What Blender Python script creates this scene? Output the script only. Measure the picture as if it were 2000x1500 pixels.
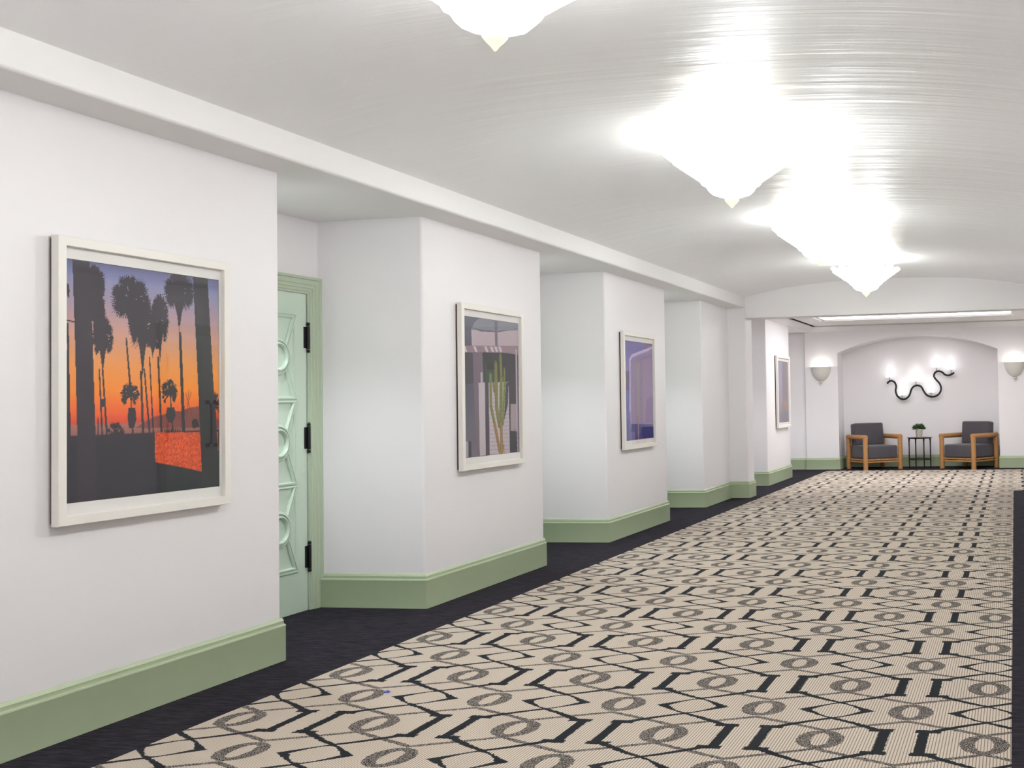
import bpy, bmesh, math, random
import numpy as np
from mathutils import Vector, Matrix
random.seed(7)
PI = math.pi
for o in list(bpy.data.objects): bpy.data.objects.remove(o)
scn = bpy.context.scene
COL = scn.collection

# ------------------------------------------------------------------ camera
F_PX, CX, CY = 2150.0, 1589.81, 715.74
YAW, PITCH, ROLL = 0.1794, 0.0299, -0.0205
CAM_H = 1.35
fwd = Vector((-math.sin(YAW)*math.cos(PITCH), math.cos(YAW)*math.cos(PITCH), math.sin(PITCH)))
r0 = Vector((math.cos(YAW), math.sin(YAW), 0)); u0 = r0.cross(fwd)
rgt = (math.cos(ROLL)*r0 + math.sin(ROLL)*u0).normalized(); up = rgt.cross(fwd)
cam_d = bpy.data.cameras.new('camera'); cam = bpy.data.objects.new('camera', cam_d); COL.objects.link(cam)
M = Matrix(((rgt.x, up.x, -fwd.x, 0), (rgt.y, up.y, -fwd.y, 0), (rgt.z, up.z, -fwd.z, CAM_H), (0, 0, 0, 1)))
cam.matrix_world = M
cam_d.sensor_fit = 'HORIZONTAL'; cam_d.sensor_width = 36; cam_d.lens = 36*F_PX/2000
cam_d.shift_x = (1000-CX)/2000; cam_d.shift_y = (CY-750)/2000
cam_d.clip_start = 0.05; cam_d.clip_end = 100
scn.camera = cam

# ------------------------------------------------------------------ world, exposure, fill lights
scn.view_settings.view_transform = 'Standard'; scn.view_settings.look = 'None'
scn.view_settings.gamma = 1; scn.view_settings.use_curve_mapping = False
scn.view_settings.exposure = 1.0
w = bpy.data.worlds.new('world'); scn.world = w; w.use_nodes = True
w.node_tree.nodes['Background'].inputs[0].default_value = (0.85, 0.92, 1, 1)
w.node_tree.nodes['Background'].inputs[1].default_value = 0.3

def area(name, loc, rot, sx, sy, power, col):
    l = bpy.data.lights.new(name, 'AREA'); l.shape = 'RECTANGLE'; l.size = sx; l.size_y = sy
    l.energy = power; l.color = col
    o = bpy.data.objects.new(name, l); COL.objects.link(o); o.location = loc; o.rotation_euler = rot
    return o
# cool fill light added behind the camera, in an invented window
area('near_end_fill', (-1.67, -3.3, 1.45), (PI/2, 0, 0), 3.4, 2.1, 12, (0.86, 0.93, 1.0))
# fill light added in the unseen right part of the far lounge
area('lounge_fill', (3.4, 18.1, 1.4), (0, PI/2, 0), 2.2, 4.0, 14, (0.9, 0.95, 1.0))

def point(name, loc, power, col, r=0.05):
    l = bpy.data.lights.new(name, 'POINT'); l.energy = power; l.color = col; l.shadow_soft_size = r
    o = bpy.data.objects.new(name, l); COL.objects.link(o); o.location = loc
    return o

# ------------------------------------------------------------------ helpers
def srgb(r, g, b):
    f = lambda c: (c/255/12.92) if c/255 <= .04045 else ((c/255+.055)/1.055)**2.4
    return (f(r), f(g), f(b), 1)

def mat(name, col, rough=.6, metal=0, spec=.5, emis=None, es=0, coat=0, coat_r=.1, sheen=0):
    m = bpy.data.materials.new(name); m.use_nodes = True
    b = m.node_tree.nodes['Principled BSDF']
    b.inputs['Base Color'].default_value = col; b.inputs['Roughness'].default_value = rough
    b.inputs['Metallic'].default_value = metal; b.inputs['Specular IOR Level'].default_value = spec
    b.inputs['Coat Weight'].default_value = coat; b.inputs['Coat Roughness'].default_value = coat_r
    b.inputs['Sheen Weight'].default_value = sheen
    if emis:
        b.inputs['Emission Color'].default_value = emis; b.inputs['Emission Strength'].default_value = es
    return m

def noise_variation(m, scale, amount, dark=.9, stretch=(1, 1, 1), bump=0, bdist=.01, detail=4):
    nt = m.node_tree; b = nt.nodes['Principled BSDF']
    tc = nt.nodes.new('ShaderNodeTexCoord'); mp = nt.nodes.new('ShaderNodeMapping'); mp.inputs['Scale'].default_value = stretch
    n = nt.nodes.new('ShaderNodeTexNoise'); n.inputs['Scale'].default_value = scale; n.inputs['Detail'].default_value = detail
    nt.links.new(tc.outputs['Object'], mp.inputs[0]); nt.links.new(mp.outputs[0], n.inputs['Vector'])
    if amount:
        c = list(b.inputs['Base Color'].default_value)
        mx = nt.nodes.new('ShaderNodeMix'); mx.data_type = 'RGBA'
        mx.inputs[6].default_value = [c[0]*dark, c[1]*dark, c[2]*dark, 1]; mx.inputs[7].default_value = [min(1, c[i]*(2-dark)) for i in range(3)]+[1]
        nt.links.new(n.outputs[0], mx.inputs[0]); nt.links.new(mx.outputs[2], b.inputs['Base Color'])
    if bump:
        bp = nt.nodes.new('ShaderNodeBump'); bp.inputs['Strength'].default_value = bump; bp.inputs['Distance'].default_value = bdist
        nt.links.new(n.outputs[0], bp.inputs['Height']); nt.links.new(bp.outputs[0], b.inputs['Normal'])
    return m

class B:
    """collects geometry for ONE mesh object"""
    def __init__(s): s.v = []; s.f = []
    def add(s, vs, fs):
        k = len(s.v); s.v += [tuple(q) for q in vs]; s.f += [tuple(i+k for i in f) for f in fs]; return s
    def box(s, x0, x1, y0, y1, z0, z1, mtx=None):
        vs = [(x, y, z) for z in (z0, z1) for y in (y0, y1) for x in (x0, x1)]
        if mtx: vs = [mtx @ Vector(q) for q in vs]
        return s.add(vs, [(0, 2, 3, 1), (4, 5, 7, 6), (0, 1, 5, 4), (2, 6, 7, 3), (0, 4, 6, 2), (1, 3, 7, 5)])
    def tube(s, pts, rad, n=10, caps=True, closed=False):
        pts = [Vector(p) for p in pts]; N = len(pts); vs = []; rr = rad if hasattr(rad, '__len__') else [rad]*N
        prev = None
        for i, p in enumerate(pts):
            if closed: t = pts[(i+1) % N]-pts[i-1]
            else: t = pts[min(i+1, N-1)]-pts[max(i-1, 0)]
            t.normalize()
            if prev is None:
                a = Vector((0, 0, 1)) if abs(t.z) < .9 else Vector((1, 0, 0))
                u = t.cross(a).normalized()
            else: u = (prev-t*prev.dot(t)).normalized()
            prev = u; v = t.cross(u)
            for k in range(n):
                a = 2*PI*k/n; vs.append(p+rr[i]*(math.cos(a)*u+math.sin(a)*v))
        fs = []
        for i in range(N if closed else N-1):
            for k in range(n):
                a = i*n+k; b = i*n+(k+1) % n; j = ((i+1) % N)*n
                fs.append((a, b, j+(k+1) % n, j+k))
        if caps and not closed:
            fs.append(tuple(range(n))[::-1]); fs.append(tuple((N-1)*n+k for k in range(n)))
        return s.add(vs, fs)
    def lathe(s, prof, n=24, c=(0, 0, 0), a0=0, a1=2*PI, lobes=0, amp=None, cap=True):
        full = abs(a1-a0-2*PI) < 1e-6; m = n if full else n+1; vs = []
        for i, (r, z) in enumerate(prof):
            for k in range(m):
                a = a0+(a1-a0)*k/n
                q = r*(1+(amp[i]*math.cos(lobes*a) if amp else 0))
                vs.append((c[0]+q*math.cos(a), c[1]+q*math.sin(a), c[2]+z))
        fs = []
        for i in range(len(prof)-1):
            for k in range(n):
                k2 = (k+1) % m
                fs.append((i*m+k, i*m+k2, (i+1)*m+k2, (i+1)*m+k))
        if cap and full:
            fs.append(tuple(range(m))[::-1]); fs.append(tuple((len(prof)-1)*m+k for k in range(m)))
        return s.add(vs, fs)
    def prism(s, poly, axis, a, b):
        """poly in the two other axes, extruded from a to b along axis"""
        n = len(poly); vs = []
        for t in (a, b):
            for (p, q) in poly:
                vs.append({'x': (t, p, q), 'y': (p, t, q), 'z': (p, q, t)}[axis])
        fs = [tuple(range(n))[::-1], tuple(range(n, 2*n))]
        fs += [(i, (i+1) % n, n+(i+1) % n, n+i) for i in range(n)]
        return s.add(vs, fs)
    def build(s, name, m, parent=None, smooth=None, bevel=0, seg=2, loc=None, kind=None, label=None):
        me = bpy.data.meshes.new(name); me.from_pydata(s.v, [], s.f)
        bm = bmesh.new(); bm.from_mesh(me); bmesh.ops.recalc_face_normals(bm, faces=bm.faces)
        if bevel:
            es = [e for e in bm.edges if len(e.link_faces) == 2 and e.calc_face_angle(0) > .6]
            bmesh.ops.bevel(bm, geom=es, offset=bevel, segments=seg, affect='EDGES', profile=.5, clamp_overlap=True)
        bm.to_mesh(me); bm.free()
        o = bpy.data.objects.new(name, me); COL.objects.link(o)
        if m: me.materials.append(m)
        if parent: o.parent = parent
        if loc: o.location = loc
        if kind: o['kind'] = kind
        if label: o['label'] = label
        if smooth is not None:
            for p in me.polygons: p.use_smooth = True
            me.set_sharp_from_angle(angle=smooth)
        return o

def thing(name, label, cat, loc=(0, 0, 0), rz=0, group=None, kind=None):
    o = bpy.data.objects.new(name, None); COL.objects.link(o); o.empty_display_size = .1
    o.location = loc; o.rotation_euler = (0, 0, rz)
    if label: o['label'] = label
    if cat: o['category'] = cat
    if group: o['group'] = group
    if kind: o['kind'] = kind
    return o
def tag(o, label, cat, group=None):
    o['label'] = label; o['category'] = cat
    if group: o['group'] = group
    return o
def copy_tree(o, parent=None):
    c = o.copy(); COL.objects.link(c); c.parent = parent
    for ch in [q for q in bpy.data.objects if q.parent == o]: copy_tree(ch, c)
    return c

# ------------------------------------------------------------------ materials
WALL = noise_variation(mat('wall_paint', srgb(236, 232, 233), .42, spec=.35), 3, 0, bump=.02, bdist=.01)
CEIL = mat('ceiling_gloss', srgb(251, 250, 251), .30, metal=.03, spec=.22)
FLATW = mat('beam_paint', srgb(238, 235, 234), .45, spec=.35)
SAGE = noise_variation(mat('sage_paint', srgb(175, 188, 155), .38, spec=.4), 6, 1, .97)
DOORG = mat('door_paint', srgb(204, 221, 204), .33, spec=.45)
BLACKM = mat('black_metal', srgb(18, 18, 19), .4, metal=.3)
FRAMEW = mat('frame_white', srgb(236, 231, 224), .45)
MATB = mat('mat_board', srgb(238, 234, 230), .8)
SPACER = mat('frame_back', srgb(86, 58, 44), .7)
CHAR = mat('charcoal_carpet', srgb(52, 49, 56), .95, spec=.1)
VELVET = noise_variation(mat('grey_velvet', srgb(80, 76, 81), .85, spec=.2, sheen=.3), 8, 1, .9)
BULB = mat('lit_glass', srgb(255, 252, 240), .4, emis=(1, 1, .96, 1), es=1.5)
BULB.node_tree.nodes['Principled BSDF'].inputs['Alpha'].default_value = .5
TIP = mat('lit_finial', srgb(240, 232, 180), .3, emis=(1, .96, .70, 1), es=.4)
SHADE = mat('lit_shade', srgb(255, 255, 252), .6, emis=(.97, .98, 1, 1), es=1.0)
PANEL = mat('lit_panel', srgb(255, 255, 255), .6, emis=(.97, .98, 1, 1), es=2.6)
PLASTER = mat('sconce_plaster', srgb(214, 211, 202), .55)
POT = mat('pot_ceramic', srgb(196, 188, 176), .6)
LEAF = noise_variation(mat('leaf_green', srgb(58, 84, 44), .5), 30, 1, .6)
SOIL = mat('soil', srgb(60, 45, 35), .9)

def fleck(m, c1, c2, scale, stretch, lo=.45, hi=.6):
    nt = m.node_tree; b = nt.nodes['Principled BSDF']
    tc = nt.nodes.new('ShaderNodeTexCoord'); mp = nt.nodes.new('ShaderNodeMapping'); mp.inputs['Scale'].default_value = stretch
    n = nt.nodes.new('ShaderNodeTexNoise'); n.inputs['Scale'].default_value = scale; n.inputs['Detail'].default_value = 6; n.inputs['Roughness'].default_value = .7
    r = nt.nodes.new('ShaderNodeMapRange'); r.inputs['From Min'].default_value = lo; r.inputs['From Max'].default_value = hi
    mx = nt.nodes.new('ShaderNodeMix'); mx.data_type = 'RGBA'; mx.inputs[6].default_value = c1; mx.inputs[7].default_value = c2
    L = nt.links.new; L(tc.outputs['Object'], mp.inputs[0]); L(mp.outputs[0], n.inputs['Vector']); L(n.outputs[0], r.inputs[0]); L(r.outputs[0], mx.inputs[0]); L(mx.outputs[2], b.inputs['Base Color'])
    return n
n = fleck(CHAR, srgb(25, 23, 26), srgb(56, 52, 61), 5, (1.5, 9, 1), .38, .66)
WOOD = mat('oak_wood', srgb(176, 126, 74), .5)
fleck(WOOD, srgb(196, 144, 88), srgb(150, 102, 56), 6, (3, 3, 30), .35, .7)

# glossy brushed ceiling: broad roller marks that run across the vault
def ceiling_nodes():
    nt = CEIL.node_tree; b = nt.nodes['Principled BSDF']; L = nt.links.new
    tc = nt.nodes.new('ShaderNodeTexCoord')
    hs = []
    for sc, st, dist in ((1.0, (.35, 6, 0), .7), (1.0, (.9, 22, 0), .3)):
        mp = nt.nodes.new('ShaderNodeMapping'); mp.inputs['Scale'].default_value = st
        n = nt.nodes.new('ShaderNodeTexNoise'); n.inputs['Scale'].default_value = sc; n.inputs['Detail'].default_value = 3
        L(tc.outputs['Object'], mp.inputs[0]); L(mp.outputs[0], n.inputs['Vector']); hs.append((n, dist))
    a = nt.nodes.new('ShaderNodeMath'); a.operation = 'MULTIPLY'; a.inputs[1].default_value = .3; L(hs[1][0].outputs[0], a.inputs[0])
    s = nt.nodes.new('ShaderNodeMath'); s.operation = 'ADD'; L(hs[0][0].outputs[0], s.inputs[0]); L(a.outputs[0], s.inputs[1])
    tg = nt.nodes.new('ShaderNodeCombineXYZ'); tg.inputs[0].default_value = 1; L(tg.outputs[0], b.inputs['Tangent'])
    b.inputs['Anisotropic'].default_value = .62; b.inputs['Roughness'].default_value = .33
    bp = nt.nodes.new('ShaderNodeBump'); bp.inputs['Strength'].default_value = 1.0; bp.inputs['Distance'].default_value = .008
    L(s.outputs[0], bp.inputs['Height']); L(bp.outputs[0], b.inputs['Normal'])
ceiling_nodes()

# glass pane: clear with a fresnel reflection
GLASS = bpy.data.materials.new('picture_glass'); GLASS.use_nodes = True
_nt = GLASS.node_tree; _nt.nodes.clear()
_o = _nt.nodes.new('ShaderNodeOutputMaterial'); _t = _nt.nodes.new('ShaderNodeBsdfTransparent'); _g = _nt.nodes.new('ShaderNodeBsdfGlossy')
_g.inputs['Roughness'].default_value = .015; _m = _nt.nodes.new('ShaderNodeMixShader'); _f = _nt.nodes.new('ShaderNodeFresnel'); _f.inputs[0].default_value = 1.62
_bf = _nt.nodes.new('ShaderNodeNewGeometry'); _inv = _nt.nodes.new('ShaderNodeMath'); _inv.operation = 'SUBTRACT'; _inv.inputs[0].default_value = 1
_nt.links.new(_bf.outputs['Backfacing'], _inv.inputs[1]); _mul = _nt.nodes.new('ShaderNodeMath'); _mul.operation = 'MULTIPLY'
_nt.links.new(_f.outputs[0], _mul.inputs[0]); _nt.links.new(_inv.outputs[0], _mul.inputs[1]); _nt.links.new(_mul.outputs[0], _m.inputs[0]); _nt.links.new(_t.outputs[0], _m.inputs[1]); _nt.links.new(_g.outputs[0], _m.inputs[2]); _nt.links.new(_m.outputs[0], _o.inputs[0])

# patterned carpet, all in maths nodes
class E:
    nt = None
    def __init__(s, sock): s.s = sock
    @staticmethod
    def op(kind, *a):
        n = E.nt.nodes.new('ShaderNodeMath'); n.operation = kind
        for i, x in enumerate(a):
            if isinstance(x, E): E.nt.links.new(x.s, n.inputs[i])
            else: n.inputs[i].default_value = x
        return E(n.outputs[0])
    def __add__(s, o): return E.op('ADD', s, o)
    def __radd__(s, o): return E.op('ADD', o, s)
    def __sub__(s, o): return E.op('SUBTRACT', s, o)
    def __rsub__(s, o): return E.op('SUBTRACT', o, s)
    def __mul__(s, o): return E.op('MULTIPLY', s, o)
    def __rmul__(s, o): return E.op('MULTIPLY', o, s)
    def __truediv__(s, o): return E.op('DIVIDE', s, o)
    def __pow__(s, o): return E.op('POWER', s, o)
    def lt(s, o): return E.op('LESS_THAN', s, o)
    def gt(s, o): return E.op('GREATER_THAN', s, o)
    def abs(s): return E.op('ABSOLUTE', s)
    def frac(s): return E.op('FRACT', s)
def mx(a, b): return E.op('MAXIMUM', a, b)
def mn(a, b): return E.op('MINIMUM', a, b)
CK0, CP, CV0, CQ = -0.148, .645, 4.335, .8215
def carpet_mat():
    m = mat('patterned_carpet', srgb(200, 190, 178), .95, spec=.08)
    nt = m.node_tree; E.nt = nt; L = nt.links.new; b = nt.nodes['Principled BSDF']
    tc = nt.nodes.new('ShaderNodeTexCoord'); sp = nt.nodes.new('ShaderNodeSeparateXYZ'); L(tc.outputs['Object'], sp.inputs[0])
    # woven wobble of the outlines
    wn = nt.nodes.new('ShaderNodeTexNoise'); wn.inputs['Scale'].default_value = 70; wn.inputs['Detail'].default_value = 1; L(tc.outputs['Object'], wn.inputs['Vector'])
    wob = (E(wn.outputs[0])-.5)*.022
    X = E(sp.outputs[0]); Y = E(sp.outputs[1])
    u = ((X-CK0)/CP+60.5).frac()-.5 + wob
    v = ((Y-CV0)/CQ+60.5).frac()-.5 + wob*.8
    au = u.abs(); av = v.abs(); dv = .5-av; du = .5-au
    # black: bar, flange, cross line, diamond
    bar = au.gt(.343)*au.lt(.412)*av.lt(.19)
    flange = au.gt(.275)*au.lt(.432)*av.gt(.152)*av.lt(.2 )
    vc = .353-.40*au-.62*au*au+.15*au*au*au*4
    line = (av-vc).abs().lt(.0145+.035*au)*au.lt(.335)
    dia = (dv+.61*au).lt(.160)*((dv+2.15*(au**1.6)).gt(.126))
    black = mn(1, mx(mx(bar, flange), mx(line, dia)))
    # grey rings and strands, for both ring positions
    def ring(a, c):
        o = ((a/.150)**2+(c/.142)**2).lt(1)
        i = ((a/.056)**2+(c/.098)**2).gt(1)
        return o*i
    strand = (av-(.142+.44*au-.2*au*au*(1-au))).abs().lt(.0175)
    grey = mx(mx(ring(au, av), ring(du, dv)), strand)
    # ribs along the corridor
    rib = (X/.0125).frac()
    groove = rib.lt(.30)
    sn = nt.nodes.new('ShaderNodeTexNoise'); sn.inputs['Scale'].default_value = 260; sn.inputs['Detail'].default_value = 2; L(tc.outputs['Object'], sn.inputs['Vector'])
    spk = E(sn.outputs[0])
    n2 = nt.nodes.new('ShaderNodeTexNoise'); n2.inputs['Scale'].default_value = .6; L(tc.outputs['Object'], n2.inputs['Vector'])
    def mixc(f, a, c):
        q = nt.nodes.new('ShaderNodeMix'); q.data_type = 'RGBA'; L(f.s, q.inputs[0])
        for k, x in ((6, a), (7, c)):
            if isinstance(x, tuple): q.inputs[k].default_value = x
            else: L(x, q.inputs[k])
        return q.outputs[2]
    base = mixc(groove*.72, srgb(208, 195, 180), srgb(96, 80, 66))
    base = mixc((spk.gt(.6))*.25, base, srgb(150, 132, 116))
    g = mixc(spk.gt(.535), srgb(40, 36, 36), srgb(172, 162, 152))
    g = mixc(E.op('MULTIPLY', spk.lt(.44), .5), g, srgb(30, 28, 30))
    c = mixc(grey, base, g)
    c = mixc(black, c, srgb(40, 42, 45))
    L(c, b.inputs['Base Color'])
    bp = nt.nodes.new('ShaderNodeBump'); bp.inputs['Strength'].default_value = .4; bp.inputs['Distance'].default_value = .002
    L((rib*PI).s, bp.inputs['Height']) if False else L(((rib-.5).abs()*-1.0+spk*.6).s, bp.inputs['Height']); L(bp.outputs[0], b.inputs['Normal'])
    return m
CARPET = carpet_mat()

# ------------------------------------------------------------------ dimensions
XW, XD, XB, HS, HB = -3.931, -4.73, -3.674, 2.647, 2.797
XR = .55; XBR = .33
Y1, Y2, Y3, Y4, Y5, Y6 = 5.375, 6.855, 8.759, 10.240, 12.134, 13.630
YH, YHB, Y7, Y8, YE = 14.948, 15.325, 17.082, 18.902, 20.903
X5, XH, HH, XC = -3.871, -3.672, 2.506, -3.498
NL, NR, NS, NA, YN = -3.33, -.29, 2.232, 2.54, 21.58
YS = -3.4; H2 = 2.75; XFAR = 3.6

def rounded(pts, r=.018, n=3, skip=()):
    out = []
    for i, p in enumerate(pts):
        if i in (0, len(pts)-1): out.append(p); continue
        p = Vector(p); a = (Vector(pts[i-1])-p).normalized(); b = (Vector(pts[i+1])-p).normalized()
        s = p+a*r; e = p+b*r; c = p+a*r+b*r
        for k in range(n+1):
            t = k/n*PI/2
            out.append(tuple(c-b*r*math.cos(t)-a*r*math.sin(t)))
    return out
def offset(poly, d):
    out = []; N = len(poly)
    for i, p in enumerate(poly):
        p = Vector(p); ns = []
        if i > 0: t = (p-Vector(poly[i-1])).normalized(); ns.append(Vector((t.y, -t.x)))
        if i < N-1: t = (Vector(poly[i+1])-p).normalized(); ns.append(Vector((t.y, -t.x)))
        if len(ns) == 1: q = p+ns[0]*d
        else:
            m = (ns[0]+ns[1]); q = p+m*(d/max(.3, 1+ns[0].dot(ns[1])))
        out.append((q.x, q.y))
    return out
def sweep(poly, prof):
    b = B(); n = len(prof); vs = []
    offs = [offset(poly, d) for d, z in prof]
    for i in range(len(poly)):
        for k, (d, z) in enumerate(prof): vs.append((offs[k][i][0], offs[k][i][1], z))
    fs = [(i*n+k, (i+1)*n+k, (i+1)*n+k+1, i*n+k+1) for i in range(len(poly)-1) for k in range(n-1)]
    fs += [tuple(range(n)), tuple((len(poly)-1)*n+k for k in range(n))[::-1]]
    return b.add(vs, fs)
def thick_wall(poly, h, t=.12):
    """wall with real thickness behind its face"""
    return sweep(poly, [(0, 0), (0, h), (-t, h), (-t, 0), (0, 0)])

# ------------------------------------------------------------------ floor
B().box(-5.3, XFAR+.3, YS-.3, 22, -.1, 0).build('floor', CHAR, kind='structure')
cp = B().prism([(XC, YS+.2), (-.045, YS+.2), (-.045, 15.91), (XFAR-.25, 15.91), (XFAR-.25, 20.43), (XC, 20.43)], 'z', 0, .003)
tag(cp.build('patterned_carpet', CARPET), 'beige ribbed carpet runner with black hexagons and grey linked rings over the charcoal floor', 'carpet')

sc = B().add([(-.010, -.012, 0), (.012, -.008, 0), (.009, .013, 0), (-.004, .006, 0), (-.009, -.011, .003), (.012, -.007, .008), (.008, .012, .004), (-.003, .006, .010)], [(0, 1, 2, 3), (4, 5, 6, 7), (0, 1, 5, 4), (1, 2, 6, 5), (2, 3, 7, 6), (3, 0, 4, 7)])
tag(sc.build('paper_scrap', mat('blue_scrap', srgb(70, 90, 190), .5), loc=(-2.96, 4.81, .0032)), 'tiny blue scrap lying on a grey ring of the patterned carpet', 'scrap')

# ------------------------------------------------------------------ walls
wl = [(XW, YS), (XW, Y1), (XD, Y1), (XD, Y2), (XW, Y2), (XW, Y3), (XD, Y3), (XD, Y4), (XW, Y4), (XW, Y5), (XD, Y5), (XD, Y6), (XW, Y6),
      (XW, YH), (XH, YH), (XH, YHB), (XD, YHB), (XD, Y7), (X5, Y7), (X5, Y8), (XD, Y8), (XD, YE+.1)]
def wall_from(poly, name, h, r=.02):
    rp = rounded(poly, r)
    return sweep(rp, [(0, 0), (0, h)]).build(name, WALL, kind='structure', smooth=.6)
wall_from(wl, 'wall_left', HS)
wall_from([(XR, YHB+.0), (XR, YS)], 'wall_right', HS)
# near end wall; its window opening is invented to house the fill light
nw = B()
nw.box(XD-.1, XR+.2, YS-.15, YS, 0, .35).box(XD-.1, XR+.2, YS-.15, YS, 2.55, 3.2).box(XD-.1, -3.45, YS-.15, YS, .35, 2.55).box(.1, XR+.2, YS-.15, YS, .35, 2.55)
nw.build('wall_near', WALL, kind='structure')
wf = B()
for x in (-3.45, -2.3, -1.13, .02): wf.box(x, x+.08, YS-.12, YS-.04, .35, 2.55)
for z in (.35, 1.45, 2.47): wf.box(-3.45, .1, YS-.12, YS-.04, z, z+.08)
wf.build('added_window_1', FLATW, kind='structure')  # invented window frame round the added fill light

# beams over the recesses
def beam(name, x0, x1, y0, y1):
    sgn = 1 if x1 > x0 else -1
    r = .016
    poly = [(x0, HS), (x1-sgn*r, HS), (x1-sgn*r*.3, HS+r*.3), (x1, HS+r), (x1, HB), (x1-sgn*.002, 3.25), (x0, 3.25)]
    B().prism(poly, 'y', y0, y1).build(name, FLATW, kind='structure', smooth=.9)
beam('trim_1', XD-.1, XB, YS, YH)
beam('trim_2', XR+.12, XBR, YS, YH)
beam('trim_3', XD-.1, X5+.0, YHB, YE)
# header across the corridor and its right pier
B().prism([(XH, HH), (XBR, HH), (XBR, HS), (XR+.1, HS), (XR+.1, 3.25), (XD-.1, 3.25), (XD-.1, HS), (XH, HS)], 'y', YH, YHB).build('wall_header', FLATW, kind='structure')
B().box(XBR, XR+.1, YH, YHB, 0, HS).build('wall_pier', WALL, kind='structure')

# vaulted corridor ceiling
xc = (XB+XBR)/2; hw = (XBR-XB)/2; N = 48
top = [(xc+hw*math.sin(-PI/2+PI*i/N), 0) for i in range(N+1)]
top = [(x, HB+.185*(1-abs((x-xc)/hw)**2.6)) for x, _ in top]
vb = B(); vs = []; NY = 2
for y in (YS, YH+.01):
    vs += [(x, y, z) for x, z in top]
vb.add(vs, [(i, i+1, N+1+i+1, N+1+i) for i in range(N)])
vb.build('ceiling', CEIL, kind='structure', smooth=1.2)

# far lounge shell
wall_from([(XR+.1, YHB-.003), (XFAR, YHB-.003)][::-1], 'wall_lounge_front', 2.9)
wall_from([(XFAR, YE), (XFAR, YHB)], 'wall_lounge_right', 2.9)
lc = B()  # ceiling with a stepped tray round the light panel
PX0, PX1, PY0, PY1 = -3.30, -.02, 16.9, 19.30
lc.box(-3.9, PX0-.10, YHB, YE, H2, H2+.1).box(PX1+.10, XFAR, YHB, YE, H2, H2+.1).box(PX0-.10, PX1+.10, YHB, PY0-.1, H2, H2+.1).box(PX0-.10, PX1+.10, PY1+.1, YE, H2, H2+.1)
lc.build('ceiling_lounge', FLATW, kind='structure')
lp = thing('ceiling_light_panel', 'long white glowing rectangular ceiling panel beyond the header, above the armchairs', 'ceiling light', (0, 0, 0))
fr = B()
for k, (o1, o2, z) in enumerate(((.10, .05, H2-.008), (.05, .0, H2+.012))):
    fr.box(PX0-o1, PX1+o1, PY0-o1, PY0-o2, z, H2+.1).box(PX0-o1, PX1+o1, PY1+o2, PY1+o1, z, H2+.1)
    fr.box(PX0-o1, PX0-o2, PY0-o2, PY1+o2, z, H2+.1).box(PX1+o2, PX1+o1, PY0-o2, PY1+o2, z, H2+.1)
fr.build('panel_frame', FLATW, lp)
B().box(PX0, PX1, PY0, PY1, H2+.03, H2+.05).build('diffuser', PANEL, lp)
# crown moulding of the lounge
crown = [(0, H2-.105), (.012, H2-.105), (.018, H2-.085), (.05, H2-.045), (.085, H2-.02), (.09, H2), (.15, H2), (0, H2)]
sweep([(X5, YHB+.001), (X5, YE), (XFAR-.01, YE)], crown).build('trim_4', FLATW, kind='structure', smooth=.5)

# end wall with its arched niche
ew = B(); n = 40
R_ = ((NR-NL)**2/4+(NA-NS)**2)/(2*(NA-NS)); cxn = (NL+NR)/2; czn = NA-R_
arc = [(NL+(NR-NL)*i/n, czn+math.sqrt(R_*R_-(NL+(NR-NL)*i/n-cxn)**2)) for i in range(n+1)]
ZT = 2.85
def q4(a, b_, c, d): ew.add([a, b_, c, d], [(0, 1, 2, 3)])
q4((XD, YE+.05, 0), (-3.965, YE+.05, 0), (-3.965, YE+.05, ZT), (XD, YE+.05, ZT))
q4((-3.965, YE+.05, 0), (-3.965, YE, 0), (-3.965, YE, ZT), (-3.965, YE+.05, ZT))
q4((-3.965, YE, 0), (NL, YE, 0), (NL, YE, NS), (-3.965, YE, NS)); q4((-3.965, YE, NS), (NL, YE, NS), (NL, YE, ZT), (-3.965, YE, ZT))
q4((NR, YE, 0), (XFAR, YE, 0), (XFAR, YE, NS), (NR, YE, NS)); q4((NR, YE, NS), (XFAR, YE, NS), (XFAR, YE, ZT), (NR, YE, ZT))
for i in range(n):
    (xa, za), (xb, zb) = arc[i], arc[i+1]
    q4((xa, YE, za), (xb, YE, zb), (xb, YE, ZT), (xa, YE, ZT))
    q4((xa, YE, za), (xb, YE, zb), (xb, YN, zb), (xa, YN, za))
    q4((xa, YN, 0), (xb, YN, 0), (xb, YN, zb), (xa, YN, za))
q4((NL, YE, 0), (NL, YN, 0), (NL, YN, NS), (NL, YE, NS)); q4((NR, YE, 0), (NR, YN, 0), (NR, YN, NS), (NR, YE, NS))
o = ew.build('wall_end', WALL, kind='structure')
bm = bmesh.new(); bm.from_mesh(o.data); bmesh.ops.remove_doubles(bm, verts=bm.verts, dist=1e-4); bm.to_mesh(o.data); bm.free()

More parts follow.
